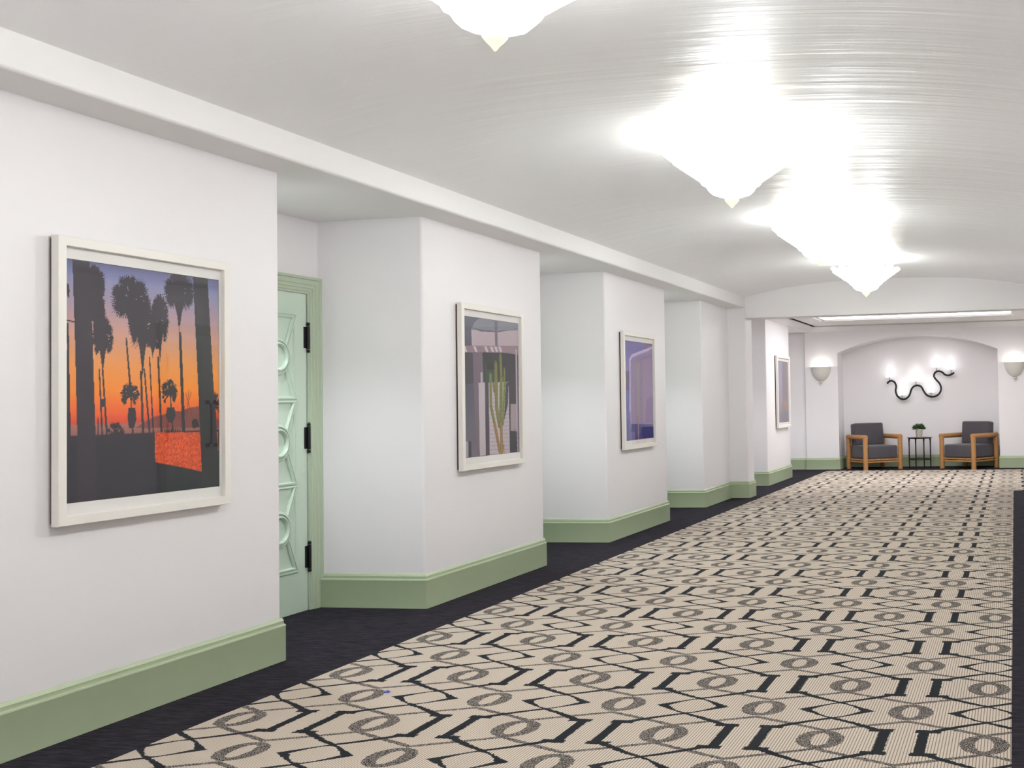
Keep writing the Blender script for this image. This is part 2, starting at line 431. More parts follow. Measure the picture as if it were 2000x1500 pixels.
# ------------------------------------------------------------------ baseboards
bp_ = [(.0, 0), (.022, 0), (.022, .182), (.0235, .186), (.022, .191), (.014, .197), (.0125, .206), (.0135, .213), (.009, .222), (.004, .2285), (0, .2285)]
def base(name, pts): sweep(rounded(pts, .004, 2), bp_).build(name, SAGE, kind='structure', smooth=.5)
base('baseboard_left', [(XW, YS), (XW, Y1), (XD+.04, Y1)])
base('baseboard_left', [(XD+.035, Y2), (XW, Y2), (XW, Y3), (XD+.04, Y3)])
base('baseboard_left', [(XD+.035, Y4), (XW, Y4), (XW, Y5), (XD+.04, Y5)])
base('baseboard_left', [(XD+.035, Y6), (XW, Y6), (XW, YH), (XH, YH), (XH, YHB), (XD, YHB), (XD, Y7), (X5, Y7), (X5, Y8), (XD, Y8), (XD, YE+.05), (-3.965, YE+.05), (-3.965, YE), (NL, YE), (NL, YN), (NR, YN), (NR, YE), (XFAR, YE)])
base('baseboard_right', [(XR, YH), (XR, 10.93)])
base('baseboard_right', [(XR, 9.62), (XR, YS)])

# ------------------------------------------------------------------ doors
def moulding(pts, closed=True, w=.019, h=.019):
    """raised double bead along a polyline in the (y,z) plane, standing out in +x"""
    b = B(); N = len(pts); P = [Vector(p) for p in pts]
    prof = [(-w, 0), (-w, h*.5), (-w*.65, h), (-w*.3, h*.9), (-w*.1, h*.35), (w*.2, h*.3), (w*.35, h*.8), (w*.8, h*.7), (w, 0)]
    L_, R2 = [], []
    vs = []
    for i in range(N):
        a = P[i]-P[i-1] if (closed or i > 0) else P[i+1]-P[i]
        c = P[(i+1) % N]-P[i] if (closed or i < N-1) else a
        a.normalize(); c.normalize(); na = Vector((a.y, -a.x)); nc = Vector((c.y, -c.x)); m = (na+nc)/max(.35, 1+na.dot(nc))
        for d, e in prof: q = P[i]+m*d; vs.append((e, q.x, q.y))
    n = len(prof)
    fs = [(i*n+k, ((i+1) % N)*n+k, ((i+1) % N)*n+k+1, i*n+k+1) for i in range(N if closed else N-1) for k in range(n-1)]
    return b.add(vs, fs)
def make_leaf(root, y0, y1, hinge_side):
    """leaf between y0 and y1 (local), face at x=0"""
    leaf = B().box(-.04, 0, y0, y1, .0, 2.13).build('door_leaf', DOORG, root, bevel=.002)
    yc = (y0+y1)/2; hwid = .178; z0s = (.29, .855, 1.42); H = .565
    for z0 in z0s:
        z1 = z0+H-.005; zc = (z0+z1)/2; r = .105; cc = []
        # upper and lower trapezoids, drawn into the ring
        a = .62
        pu = (yc+r*math.cos(a), zc+r*math.sin(a)); pl = (yc-r*math.cos(a), zc+r*math.sin(a))
        arcu = [(yc+r*math.cos(t), zc+r*math.sin(t)) for t in np.linspace(PI-a, a, 12)]
        moulding([(yc-hwid, z1), (yc+hwid, z1)][::-1]+arcu).build('panel_moulding', DOORG, leaf, smooth=.5)
        arcd = [(yc+r*math.cos(t), zc+r*math.sin(t)) for t in np.linspace(-a, -PI+a, 12)]
        moulding([(yc-hwid, z0), (yc+hwid, z0)]+arcd).build('panel_moulding', DOORG, leaf, smooth=.5)
        moulding([(yc+(r-.006)*math.cos(t), zc+(r-.006)*math.sin(t)) for t in np.linspace(0, 2*PI, 33)[:-1]], w=.022, h=.028).build('ring_moulding', DOORG, leaf, smooth=.5)
    for s in (-1, 1):
        moulding([(yc+s*hwid, .29), (yc+s*hwid, 1.98)], closed=False, w=.008, h=.006).build('stile_bead', DOORG, leaf, smooth=.5)
    hy = y1 if hinge_side > 0 else y0
    for z in (.36, 1.16, 1.84):
        hb = B().box(-.004, .006, hy-.030*hinge_side if hinge_side > 0 else hy, hy if hinge_side > 0 else hy+.030, z-.072, z+.072)
        y = hy+.004*hinge_side
        hb.tube([(.012, y, z-.078), (.012, y, z+.078)], .011, 10)
        for s in (-1, 1):
            hb.lathe([(.001, -.013), (.009, -.009), (.012, 0), (.009, .009), (.001, .013)], 10, (.012, y, z+s*.092))
        hb.build('hinge', BLACKM, root, smooth=.6, label='black ball-tipped hinge')
    for z in (1.09, .93):
        B().tube([(0, hy-.045*hinge_side, z), (.003, hy-.045*hinge_side, z), (.005, hy-.045*hinge_side, z)], [.006, .006, .003], 10).build('stud', FRAMEW, leaf, smooth=.8)
    my = y0 if hinge_side > 0 else y1
    y = my+.055*hinge_side
    hd = B().tube([(.0, y, 1.00), (.045, y, 1.02), (.05, y, 1.10), (.05, y, 1.35), (.045, y, 1.43), (.0, y, 1.45)], .011, 8)
    hd.lathe([(.026, -.02), (.026, .02)], 12, (.0, y, 1.0)).lathe([(.026, -.02), (.026, .02)], 12, (.0, y, 1.45))
    hd.build('pull_handle', BLACKM, leaf, smooth=.6, label='black pull handle')
def make_door(name, x, yc, flip=False):
    root = thing(name, None, None, (x, yc, 0), PI if flip else 0, kind='structure')
    hw_ = .625
    make_leaf(root, -hw_, -.002, -1); make_leaf(root, .002, hw_, 1)
    # casing: stepped profile, outer half width .735
    cs = B(); prof = [(0, .0), (.0, .012), (.014, .012), (.016, .018), (.035, .018), (.037, .024), (.060, .024), (.062, .030), (.092, .030), (.096, .042), (.112, .042), (.115, .0)]
    W = hw_+.004; Ht = 2.138
    path = [(-W, 0.0), (-W, Ht), (W, Ht), (W, 0.0)]
    vs = []; n = len(prof)
    for (d, e) in prof:
        vs += [(e, -W-d, 0.0), (e, -W-d, Ht+d), (e, W+d, Ht+d), (e, W+d, 0.0)]
    fs = [(k*4+i, k*4+i+1, (k+1)*4+i+1, (k+1)*4+i) for k in range(n-1) for i in range(3)]
    cs.add(vs, fs).build('door_casing', SAGE_D, root)
    return root
SAGE_D = mat('casing_paint', srgb(184, 196, 172), .36, spec=.45)
make_door('door_1', XD+.004, (Y1+Y2)/2-.001)
make_door('door_2', XD+.004, (Y3+Y4)/2)
make_door('door_3', XD+.004, (Y5+Y6)/2)
make_door('door_4', XR-.004, 10.28, flip=True)

# recessed downlights over the door recesses
def downlight(x, y):
    r = thing('recessed_downlight', None, None, (x, y, HS), kind='structure')
    r.name = 'trim_5'
    B().lathe([(.034, -.001), (.05, -.004), (.052, 0), (.034, 0)], 24, cap=False).build('downlight_ring', FLATW, r, smooth=.6)
    B().lathe([(.0, -.0015), (.034, -.0015)], 24, cap=False).build('downlight_lens', PANEL, r)
    l = bpy.data.lights.new('downlight_beam', 'SPOT'); l.energy = 36; l.color = (.88, .94, 1.0); l.spot_size = math.radians(106); l.spot_blend = .6; l.shadow_soft_size = .04
    o = bpy.data.objects.new('downlight_beam', l); COL.objects.link(o); o.location = (x, y, HS-.02)
for yy in (5.66, 9.05, 12.42, 15.75, 19.3): downlight(-4.32, yy)

# ------------------------------------------------------------------ pictures
FW, FH = 1.015, 1.21
def vcol_mat(name):
    m = mat(name, (1, 1, 1, 1), .5, spec=.3); nt = m.node_tree
    a = nt.nodes.new('ShaderNodeVertexColor'); a.layer_name = 'ink'
    nt.links.new(a.outputs[0], nt.nodes['Principled BSDF'].inputs['Base Color'])
    return m
INK = vcol_mat('photo_print')
PW_, PH_ = .905, 1.025
def homog(quad):
    """pixel -> (u,v): quad TL,TR,BR,BL"""
    dst = [(0, 1), (1, 1), (1, 0), (0, 0)]; A = []; bb = []
    for (x, y), (u_, v_) in zip(quad, dst):
        A.append([x, y, 1, 0, 0, 0, -u_*x, -u_*y]); bb.append(u_)
        A.append([0, 0, 0, x, y, 1, -v_*x, -v_*y]); bb.append(v_)
    h = np.linalg.solve(np.array(A, float), np.array(bb, float))
    return lambda x, y: ((h[0]*x+h[1]*y+h[2])/(h[6]*x+h[7]*y+1), (h[3]*x+h[4]*y+h[5])/(h[6]*x+h[7]*y+1))
class Art:
    def __init__(s, nx, ny, quad):
        s.nx, s.ny = nx, ny; s.h = homog(quad)
        s.U, s.V = np.meshgrid(np.linspace(0, 1, nx), np.linspace(0, 1, ny)); s.asp = PW_/PH_
        s.C = np.zeros((ny, nx, 3)); s.rng = np.random.default_rng(3)
    def grad(s, stops, msk=None):
        """stops: (v, rgb) ascending"""
        vs = [a for a, _ in stops]; m = np.ones_like(s.U, bool) if msk is None else msk
        for k in range(3): s.C[..., k][m] = np.interp(s.V, vs, [c[k] for _, c in stops])[m]
    def pm(s, pts, raw=False):
        p = pts if raw else [s.h(*q) for q in pts]; inside = np.zeros_like(s.U, bool); n = len(p)
        for i in range(n):
            (x1, y1), (x2, y2) = p[i], p[(i+1) % n]
            c = ((y1 > s.V) != (y2 > s.V)) & (s.U < (x2-x1)*(s.V-y1)/((y2-y1) or 1e-9)+x1)
            inside ^= c
        return inside
    def poly(s, pts, col, a=1, raw=False):
        m = s.pm(pts, raw); s.C[m] = s.C[m]*(1-a)+np.array(col)*a
    def seg(s, p, q, w1, w2, col, a=1, raw=False):
        (x1, y1), (x2, y2) = (p, q) if raw else (s.h(*p), s.h(*q))
        X = s.U*s.asp; x1 *= s.asp; x2 *= s.asp
        dx, dy = x2-x1, y2-y1; t = np.clip(((X-x1)*dx+(s.V-y1)*dy)/(dx*dx+dy*dy+1e-12), 0, 1)
        m = (X-x1-t*dx)**2+(s.V-y1-t*dy)**2 < ((w1+(w2-w1)*t)/2)**2
        s.C[m] = s.C[m]*(1-a)+np.array(col)*a
    def line(s, pts, w, col):
        for i in range(len(pts)-1): s.seg(pts[i], pts[i+1], w, w, col)
    def noise(s, amt, sx=1, sy=1): 
        s.C += (s.rng.random((s.ny//sy+1, s.nx//sx+1)).repeat(sy, 0).repeat(sx, 1)[:s.ny, :s.nx, None]-.5)*amt
    def mesh(s):
        me = bpy.data.meshes.new('photo_print'); nx, ny = s.nx, s.ny
        co = np.zeros((ny*nx, 3)); co[:, 1] = (s.U.ravel()-.5)*PW_; co[:, 2] = (s.V.ravel()-.5)*PH_
        idx = np.arange(ny*nx).reshape(ny, nx)
        f = np.stack([idx[:-1, :-1], idx[:-1, 1:], idx[1:, 1:], idx[1:, :-1]], -1).reshape(-1, 4)
        me.from_pydata(co.tolist(), [], f.tolist())
        c = np.clip(s.C.reshape(-1, 3)/255, 0, 1); lin = np.where(c <= .04045, c/12.92, ((c+.055)/1.055)**2.4)
        at = me.color_attributes.new('ink', 'FLOAT_COLOR', 'POINT')
        at.data.foreach_set('color', np.concatenate([lin, np.ones((len(lin), 1))], 1).ravel().astype(np.float32))
        me.materials.append(INK); return me

def art_palms():
    A = Art(270, 330, [(280, 225), (921, 318), (920, 1178), (277, 1248)])
    A.grad([(0, (30, 29, 42)), (.27, (38, 34, 48)), (.275, (150, 92, 84)), (.315, (168, 108, 96)), (.32, (214, 66, 30)), (.36, (232, 92, 26)), (.46, (243, 138, 30)), (.58, (232, 150, 78)), (.70, (206, 152, 132)), (.82, (172, 146, 164)), (.93, (140, 142, 180)), (.97, (118, 120, 166)), (1, (96, 96, 132))])
    gm = (A.V < .315)
    dk = (44, 34, 46); mt = (130, 62, 60)
    A.poly([(570, 935), (620, 905), (650, 888), (690, 880), (720, 862), (760, 866), (800, 850), (835, 845), (850, 870), (880, 880), (925, 905), (925, 935)], mt)
    A.poly([(277, 1003), (330, 1000), (560, 975), (652, 965), (925, 960), (925, 1250), (277, 1250)], (34, 31, 44))
    def palm(cx, cy, rx, ry, n, skirt=0, col=dk):
        u0, v0 = A.h(cx, cy); ru = A.h(cx+rx, cy)[0]-u0; rv = v0-A.h(cx, cy+ry)[1]
        for i in range(n):
            a = -.3*PI+1.6*PI*(i+A.rng.uniform(0, 1))/n; t = A.rng.uniform(.25, .72)
            px, py = u0+ru*t*math.cos(a), v0+rv*t*math.sin(a)
            A.seg((u0, v0-rv*.1), (px, py), .011, .005, col, raw=True)
            L_ = (1.02-t)*A.rng.uniform(.75, 1.1)
            for j in range(9):
                b_ = a+(j-4)*.17+A.rng.uniform(-.06, .06); q = L_*(1-.06*abs(j-4))
                A.seg((px, py), (px+ru*q*math.cos(b_), py+rv*q*math.sin(b_)-rv*.04), .0075, .0012, col, raw=True)
        if skirt:
            v1 = v0-skirt
            for i in range(int(n*1.6)):
                t = A.rng.uniform(-1, 1)
                A.seg((u0+ru*.42*t, v0-rv*.2), (u0+ru*.16*t, v1+skirt*.5*abs(t)+A.rng.uniform(0, .02)), .012, .002, col, raw=True)
    for p, q, w in (((422, 690), (436, 1030), 5), ((436, 690), (457, 1030), 6), ((535, 560), (551, 760), 6), ((551, 760), (563, 1010), 5), ((596, 700), (606, 1045), 8), ((610, 690), (633, 985), 6),
                    ((632, 640), (647, 968), 5), ((668, 640), (680, 950), 7), ((760, 540), (773, 952), 11), ((416, 890), (417, 985), 3), ((291, 500), (297, 1000), 7), ((905, 850), (908, 960), 6), ((489, 950), (493, 1010), 4), ((718, 800), (728, 950), 5)):
        A.seg(p, q, w*.0011*1.3, w*.0011*1.7, dk)
    palm(402, 330, 50, 85, 34, .14); palm(406, 430, 46, 75, 26, .12); palm(437, 550, 46, 95, 34, .17)
    palm(556, 400, 84, 112, 46, .16); palm(603, 500, 60, 115, 40, .24); palm(676, 480, 42, 108, 36, .20); palm(646, 560, 38, 60, 16, .1)
    palm(757, 365, 66, 90, 44, .19)
    palm(549, 795, 42, 52, 17); A.poly([(543, 850), (572, 850), (576, 900), (566, 935), (545, 935), (539, 895)], dk)
    palm(714, 785, 36, 58, 17); A.poly([(704, 850), (735, 850), (739, 885), (728, 912), (708, 912), (699, 885)], dk)
    palm(490, 960, 38, 55, 13); palm(905, 840, 30, 55, 14)
    palm(286, 360, 14, 36, 14)
    A.line([(280, 482), (324, 492)], .006, (52, 34, 40))
    A.poly([(427, 812), (448, 812), (448, 846), (427, 846)], dk)
    A.line([(795, 776), (786, 900)], .003, (110, 50, 40)); A.line([(783, 790), (812, 905)], .003, (110, 50, 40)); A.line([(805, 785), (780, 885)], .003, (110, 50, 40))
    A.poly([(806, 912), (818, 895), (830, 900), (840, 930), (812, 938)], dk)
    for x in range(690, 760, 9): A.poly([(x, 958), (x+2, 938), (x+6, 938), (x+8, 958)], dk)
    # sunlit orange board
    A.poly([(652, 954), (918, 953), (918, 1030), (857, 1120), (770, 1100), (654, 1078)], (206, 70, 30))
    m = A.pm([(652, 954), (918, 953), (918, 1030), (857, 1120), (770, 1100), (654, 1078)])
    nn = A.rng.random((A.ny//3+1, A.nx//2+1)).repeat(3, 0).repeat(2, 1)[:A.ny, :A.nx, None]
    A.C = np.where(m[..., None], A.C*(.84+.3*nn)+np.array([6, 8, 4])*nn, A.C)
    # dark posts
    A.poly([(312, 230), (383, 240), (396, 600), (408, 1060), (405, 1250), (330, 1250), (330, 1000), (322, 600)], (48, 38, 50))
    A.poly([(815, 300), (876, 308), (897, 720), (918, 1060), (905, 1180), (850, 1180), (836, 800)], (44, 38, 46))
    A.poly([(277, 600), (288, 610), (296, 1010), (277, 1010)], (42, 34, 42))
    A.noise(5)
    return A.mesh()
def art_cactus():
    A = Art(230, 330, [(172, 213), (578, 268), (583, 1210), (172, 1253)])
    A.grad([(0, (120, 112, 122)), (.4, (92, 92, 106)), (.75, (88, 84, 98)), (1, (98, 98, 114))])
    A.poly([(300, 225), (580, 268), (580, 330), (232, 318), (260, 260)], (136, 136, 148))
    A.poly([(236, 316), (580, 318), (580, 432), (240, 430)], (190, 172, 180))
    A.poly([(222, 290), (300, 312), (430, 320), (540, 310), (590, 296), (590, 304), (430, 332), (300, 326)], (96, 96, 112))
    A.poly([(405, 245), (428, 250), (428, 430), (410, 430)], (108, 104, 118))
    A.poly([(172, 430), (580, 430), (580, 498), (500, 480), (172, 478)], (150, 126, 134))
    for x in (176, 250, 330, 372, 402, 432): A.poly([(x, 436), (x+18, 436), (x+30, 476), (x+14, 476)], (206, 196, 200))
    A.poly([(312, 478), (445, 480), (450, 740), (330, 740)], (44, 46, 48)); A.poly([(445, 480), (560, 492), (570, 1210), (510, 1215), (505, 740), (450, 740)], (42, 40, 46))
    A.poly([(335, 565), (402, 565), (404, 705), (335, 700)], (36, 74, 54)); A.poly([(345, 565), (402, 565), (402, 605), (347, 602)], (30, 30, 32))
    A.poly([(172, 480), (245, 480), (250, 700), (172, 720)], (74, 70, 76)); A.poly([(245, 480), (315, 480), (322, 640), (286, 704), (290, 1230), (270, 1240), (255, 900)], (118, 102, 114))
    wall = [(285, 700), (506, 695), (512, 1218), (290, 1240)]
    A.poly(wall, (196, 184, 190)); A.poly([(300, 625), (315, 625), (316, 705), (300, 705)], (190, 178, 182))
    for i in range(17):
        y = 730+i*29; A.line([(362, y), (508, y-2)], .0035, (150, 140, 148))
    A.poly([(332, 700), (360, 700), (362, 1235), (334, 1238)], (72, 62, 72))
    A.poly([(485, 700), (506, 695), (500, 860), (470, 985), (478, 860)], (52, 48, 60))
    A.poly([(172, 1130), (206, 1130), (206, 1250), (172, 1253)], (176, 168, 176)); A.poly([(206, 1130), (228, 1130), (228, 1248), (206, 1250)], (58, 56, 66))
    A.poly([(519, 858), (570, 855), (571, 1060), (519, 1055)], (168, 150, 158)); A.poly([(558, 455), (569, 455), (573, 1208), (562, 1210)], (196, 176, 180))
    for i in range(30):
        x = A.rng.uniform(515, 568); A.line([(x, 1210), (x+A.rng.uniform(-14, 14), A.rng.uniform(1040, 1150))], .005, (26, 28, 34))
    g1, g2, og = (140, 138, 62), (96, 98, 44), (168, 120, 58)
    def stem(pts, w, c=g1):
        for i in range(len(pts)-1):
            A.seg(pts[i], pts[i+1], w, w, g2)
        for k in (-.28, .05, .34):
            P = [(x+k*w*420, y) for x, y in pts]
            A.line(P, w*.16, c)
    stem([(373, 640), (374, 870), (400, 1000), (436, 1200)], .040); stem([(413, 560), (416, 880), (436, 1010)], .052)
    stem([(448, 500), (452, 640), (446, 900), (452, 1200)], .044); stem([(476, 600), (474, 780), (462, 1000)], .030); stem([(457, 660), (458, 900)], .030, (120, 150, 70))
    stem([(394, 710), (400, 760)], .028)
    A.line([(400, 1000), (440, 1215)], .026, og); A.line([(448, 1010), (452, 1215)], .034, og); A.line([(466, 1160), (468, 1212)], .014, (140, 90, 40))
    A.noise(5)
    return A.mesh()
def art_purple():  # much of this design is glass reflection painted into the print colours
    A = Art(160, 240, [(220, 312), (495, 355), (492, 1265), (225, 1290)])
    A.grad([(0, (70, 70, 150)), (.3, (100, 92, 160)), (.6, (112, 98, 160)), (1, (104, 92, 166))])
    A.poly([(275, 500), (300, 460), (380, 430), (450, 405), (495, 375), (495, 1200), (285, 1200), (272, 1000), (278, 800)], (140, 122, 166))
    A.line([(276, 1000), (280, 700), (280, 510), (300, 470), (380, 436), (450, 410), (495, 380)], .03, (190, 176, 216)); A.poly([(310, 520), (480, 470), (490, 1120), (300, 1100)], (150, 124, 160)); A.poly([(330, 530), (400, 500), (395, 1100), (320, 1090)], (138, 124, 146), .7)
    A.poly([(340, 540), (372, 530), (366, 1000), (345, 1120)], (160, 150, 148), .5); A.poly([(430, 900), (492, 860), (492, 1120), (420, 1120)], (120, 92, 150), .6)
    A.poly([(222, 620), (272, 615), (272, 800), (223, 800)], (74, 48, 96)); A.poly([(222, 800), (270, 800), (268, 1090), (224, 1085)], (72, 76, 150))
    A.poly([(224, 1085), (268, 1090), (262, 1290), (225, 1290)], (50, 58, 140)); A.poly([(285, 1130), (488, 1138), (495, 1265), (285, 1280)], (8, 10, 110))
    A.poly([(275, 1205), (320, 1205), (320, 1285), (262, 1288)], (96, 80, 148)); A.line([(358, 980), (352, 1275)], .02, (166, 130, 140)); A.line([(345, 1050), (342, 1280)], .012, (96, 30, 70))
    A.poly([(225, 330), (420, 350), (418, 372), (230, 380)], (122, 112, 170), .6); A.poly([(425, 350), (495, 358), (495, 378), (430, 405)], (128, 92, 118))
    A.noise(4)
    return A.mesh()
def art_pale():
    A = Art(80, 120, [(122, 205), (325, 190), (310, 1270), (128, 1285)])
    A.grad([(0, (128, 120, 132)), (.35, (150, 138, 158)), (.7, (148, 140, 168)), (1, (140, 144, 158))])
    A.poly([(216, 200), (330, 190), (312, 1270), (200, 1275)], (122, 104, 112), .8); A.poly([(216, 900), (312, 950), (312, 1110), (216, 1050)], (160, 118, 92), .6)
    A.poly([(128, 1120), (312, 1090), (312, 1270), (128, 1285)], (112, 112, 120), .6); A.noise(4)
    return A.mesh()
def make_frame_parts():
    fw, t = .041, .036
    fr = B(); y, z = FW/2, FH/2
    prof = [(0, 0), (0, t-.002), (.002, t), (fw-.002, t), (fw, t-.002), (fw, .010), (fw, 0)]
    vs = []; n = len(prof)
    for d, e in prof: vs += [(e, -y+d, -z+d), (e, y-d, -z+d), (e, y-d, z-d), (e, -y+d, z-d)]
    fs = [(k*4+i, k*4+(i+1) % 4, (k+1) % n*4+(i+1) % 4, (k+1) % n*4+i) for k in range(n) for i in range(4)]
    fr.add(vs, fs)
    spacer = B().box(-.016, 0, -y+.012, y-.012, -z+.012, z-.012)
    mt_ = B(); a, b_ = y-fw, z-fw; p, q = PW_/2+.002, PH_/2+.002
    mt_.box(.010, .0135, -a, a, -b_, -q).box(.010, .0135, -a, a, q, b_).box(.010, .0135, -a, -p, -q, q).box(.010, .0135, p, a, -q, q)
    gl = B().box(.022, .0235, -a, a, -b_, b_)
    return fr, spacer, mt_, gl
def picture(yc, x, zc, me, label):
    root = thing('framed_picture', label, 'picture', (x+.0165, yc, zc), 0, 'framed photographs on the left wall piers')
    fr, sp, m_, gl = make_frame_parts()
    fr.build('frame', FRAMEW, root, smooth=.4); sp.build('backing', SPACER, root, label='dark brown backing'); m_.build('mat_board', MATB, root)
    o = bpy.data.objects.new('photo_print', me); COL.objects.link(o); o.parent = root; o.location = (.011, 0, 0)
    gl.build('glass_pane', GLASS, root)
picture(4.42, XW, 1.493, art_palms(), 'white framed photo of palm tree silhouettes against an orange sunset, on nearest wall pier')
picture(7.80, XW, 1.493, art_cactus(), 'white framed photo of a tall green cactus before a white brick wall')
picture(11.125, XW, 1.480, art_purple(), 'white framed purple and blue abstract photo with painted-in glass reflections, on third wall pier')
picture(18.21, X5, 1.490, art_pale(), 'small looking white framed pale lavender photo on far pier beyond the header')

# ------------------------------------------------------------------ ceiling lamps
def petal(a, r0_, r1, z0, z1, wid, ser, flare):
    """ruffled glass leaf, attached low and flaring out"""
    b = B(); nu, nv = 11, 9; vs = []
    for j in range(nv):
        t = j/(nv-1); r = r0_+(r1-r0_)*(t**1.0); z = z0+(z1-z0)*(t**1.05)
        ww = wid*(.55+.6*math.sin(PI*min(1, .18+t*.62)))*(1-.75*max(0, t-.72)/.28)
        for i in range(nu):
            s = 2*i/(nu-1)-1
            edge = ser*(1 if (i % 2) else -1)*t*t
            rr = r+edge-.018*s*s*(1-t)-.05*s*s*t*.6
            zz = z+flare*s*s*(.3+t)+(.010*math.cos(s*PI*2.5))*t
            th = a+s*ww/max(r, .03)
            vs.append((rr*math.cos(th), rr*math.sin(th), zz))
    fs = [(j*nu+i, j*nu+i+1, (j+1)*nu+i+1, (j+1)*nu+i) for j in range(nv-1) for i in range(nu-1)]
    return b.add(vs, fs)
def make_lamp():
    root = thing('ceiling_lamp', '', 'ceiling lamp', (0, 0, 0), 0, 'ruffled glass ceiling lamps along the vault')
    B().lathe([(.001, 0), (.006, .004), (.014, .016), (.030, .032), (.043, .048), (.044, .058), (.034, .068), (.020, .072)], 20).build('finial', TIP, root, smooth=.8, label='pale yellow glass finial')
    # lower scalloped bowl
    prof = [(.02, .068), (.07, .073), (.115, .088), (.140, .112), (.152, .135), (.175, .150), (.182, .165), (.170, .172)]
    amp = [0, .01, .02, .03, .04, .06, .07, .06]
    B().lathe(prof, 72, lobes=12, amp=amp, cap=False).build('lower_bowl', BULB, root, smooth=1.5)
    for k in range(12):
        petal(2*PI*(k+.5)/12, .155, .405+(.010 if k % 2 else -.012), .140, .318+(.016 if k % 2 else 0), .088, .014, .012).build('petal', BULB, root, smooth=1.5)
    for k in range(10):
        petal(2*PI*k/10+.2, .15, .335, .190, .352, .090, .006, .014).build('inner_petal', BULB, root, smooth=1.5)
    B().lathe([(.012, .16), (.012, .40), (.09, .405), (.11, .43), (.11, .452)], 24).build('ceiling_mount', FRAMEW, root, smooth=.5)
    return root
lamp0 = make_lamp()
LABS = {3.385: 'white ruffled glass ceiling lamp cut off by the top edge of the photo',
        6.51: 'largest fully visible white ruffled glass ceiling lamp, above the second picture pier',
        9.60: 'smaller white ruffled glass ceiling lamp, second of the three fully visible ones',
        12.72: 'smallest white ruffled glass ceiling lamp, nearest the header',
        .26: 'white ruffled glass ceiling lamp overhead behind the viewer'}
used = False
for y, lab in LABS.items():
    o = lamp0 if not used else copy_tree(lamp0); used = True
    o.location = (-1.67, y, 2.528 if y > 0 else 2.528); o['label'] = lab
    o.rotation_euler.z = 0 if y < 4 else y*1.7
    point('lamp_bulb', (-1.67, y, 2.528+.14), 56, (.915, .965, 1), .07)

# ------------------------------------------------------------------ wall sconces
def sconce(x, label):
    root = thing('wall_sconce', label, 'wall light', (x, YE, 0), 0, 'half bowl uplighter sconces on the end wall')
    pr = [(.022, 1.690), (.045, 1.702), (.088, 1.726), (.124, 1.765), (.155, 1.815), (.178, 1.865), (.189, 1.92), (.193, 1.966), (.196, 1.972), (.186, 1.972), (.181, 1.93), (.168, 1.87), (.145, 1.82), (.10, 1.76), (.0, 1.73)]
    b = B(); b.lathe(pr, 24, (0, -.001, 0), PI, 2*PI, cap=False)
    o = b.build('bowl', PLASTER, root, smooth=.8)
    for v in o.data.vertices: v.co.y *= .72
    B().lathe([(.0, 1.668), (.034, 1.668), (.040, 1.676), (.038, 1.686), (.026, 1.690), (0, 1.692)], 16, (0, -.045, 0)).build('collar', PLASTER, root, smooth=.5)
    B().lathe([(.0, 1.626), (.010, 1.628), (.015, 1.638), (.010, 1.646), (.022, 1.668), (0, 1.669)], 14, (0, -.045, 0)).build('finial', PLASTER, root, smooth=.6)
    point('sconce_bulb', (x, YE-.085, 1.965), 1.05, (1, .97, .90), .03)
sconce(-3.65, 'plaster half bowl uplighter left of the arched niche')
sconce(.015, 'plaster half bowl uplighter right of the arched niche, cut by the photo edge')

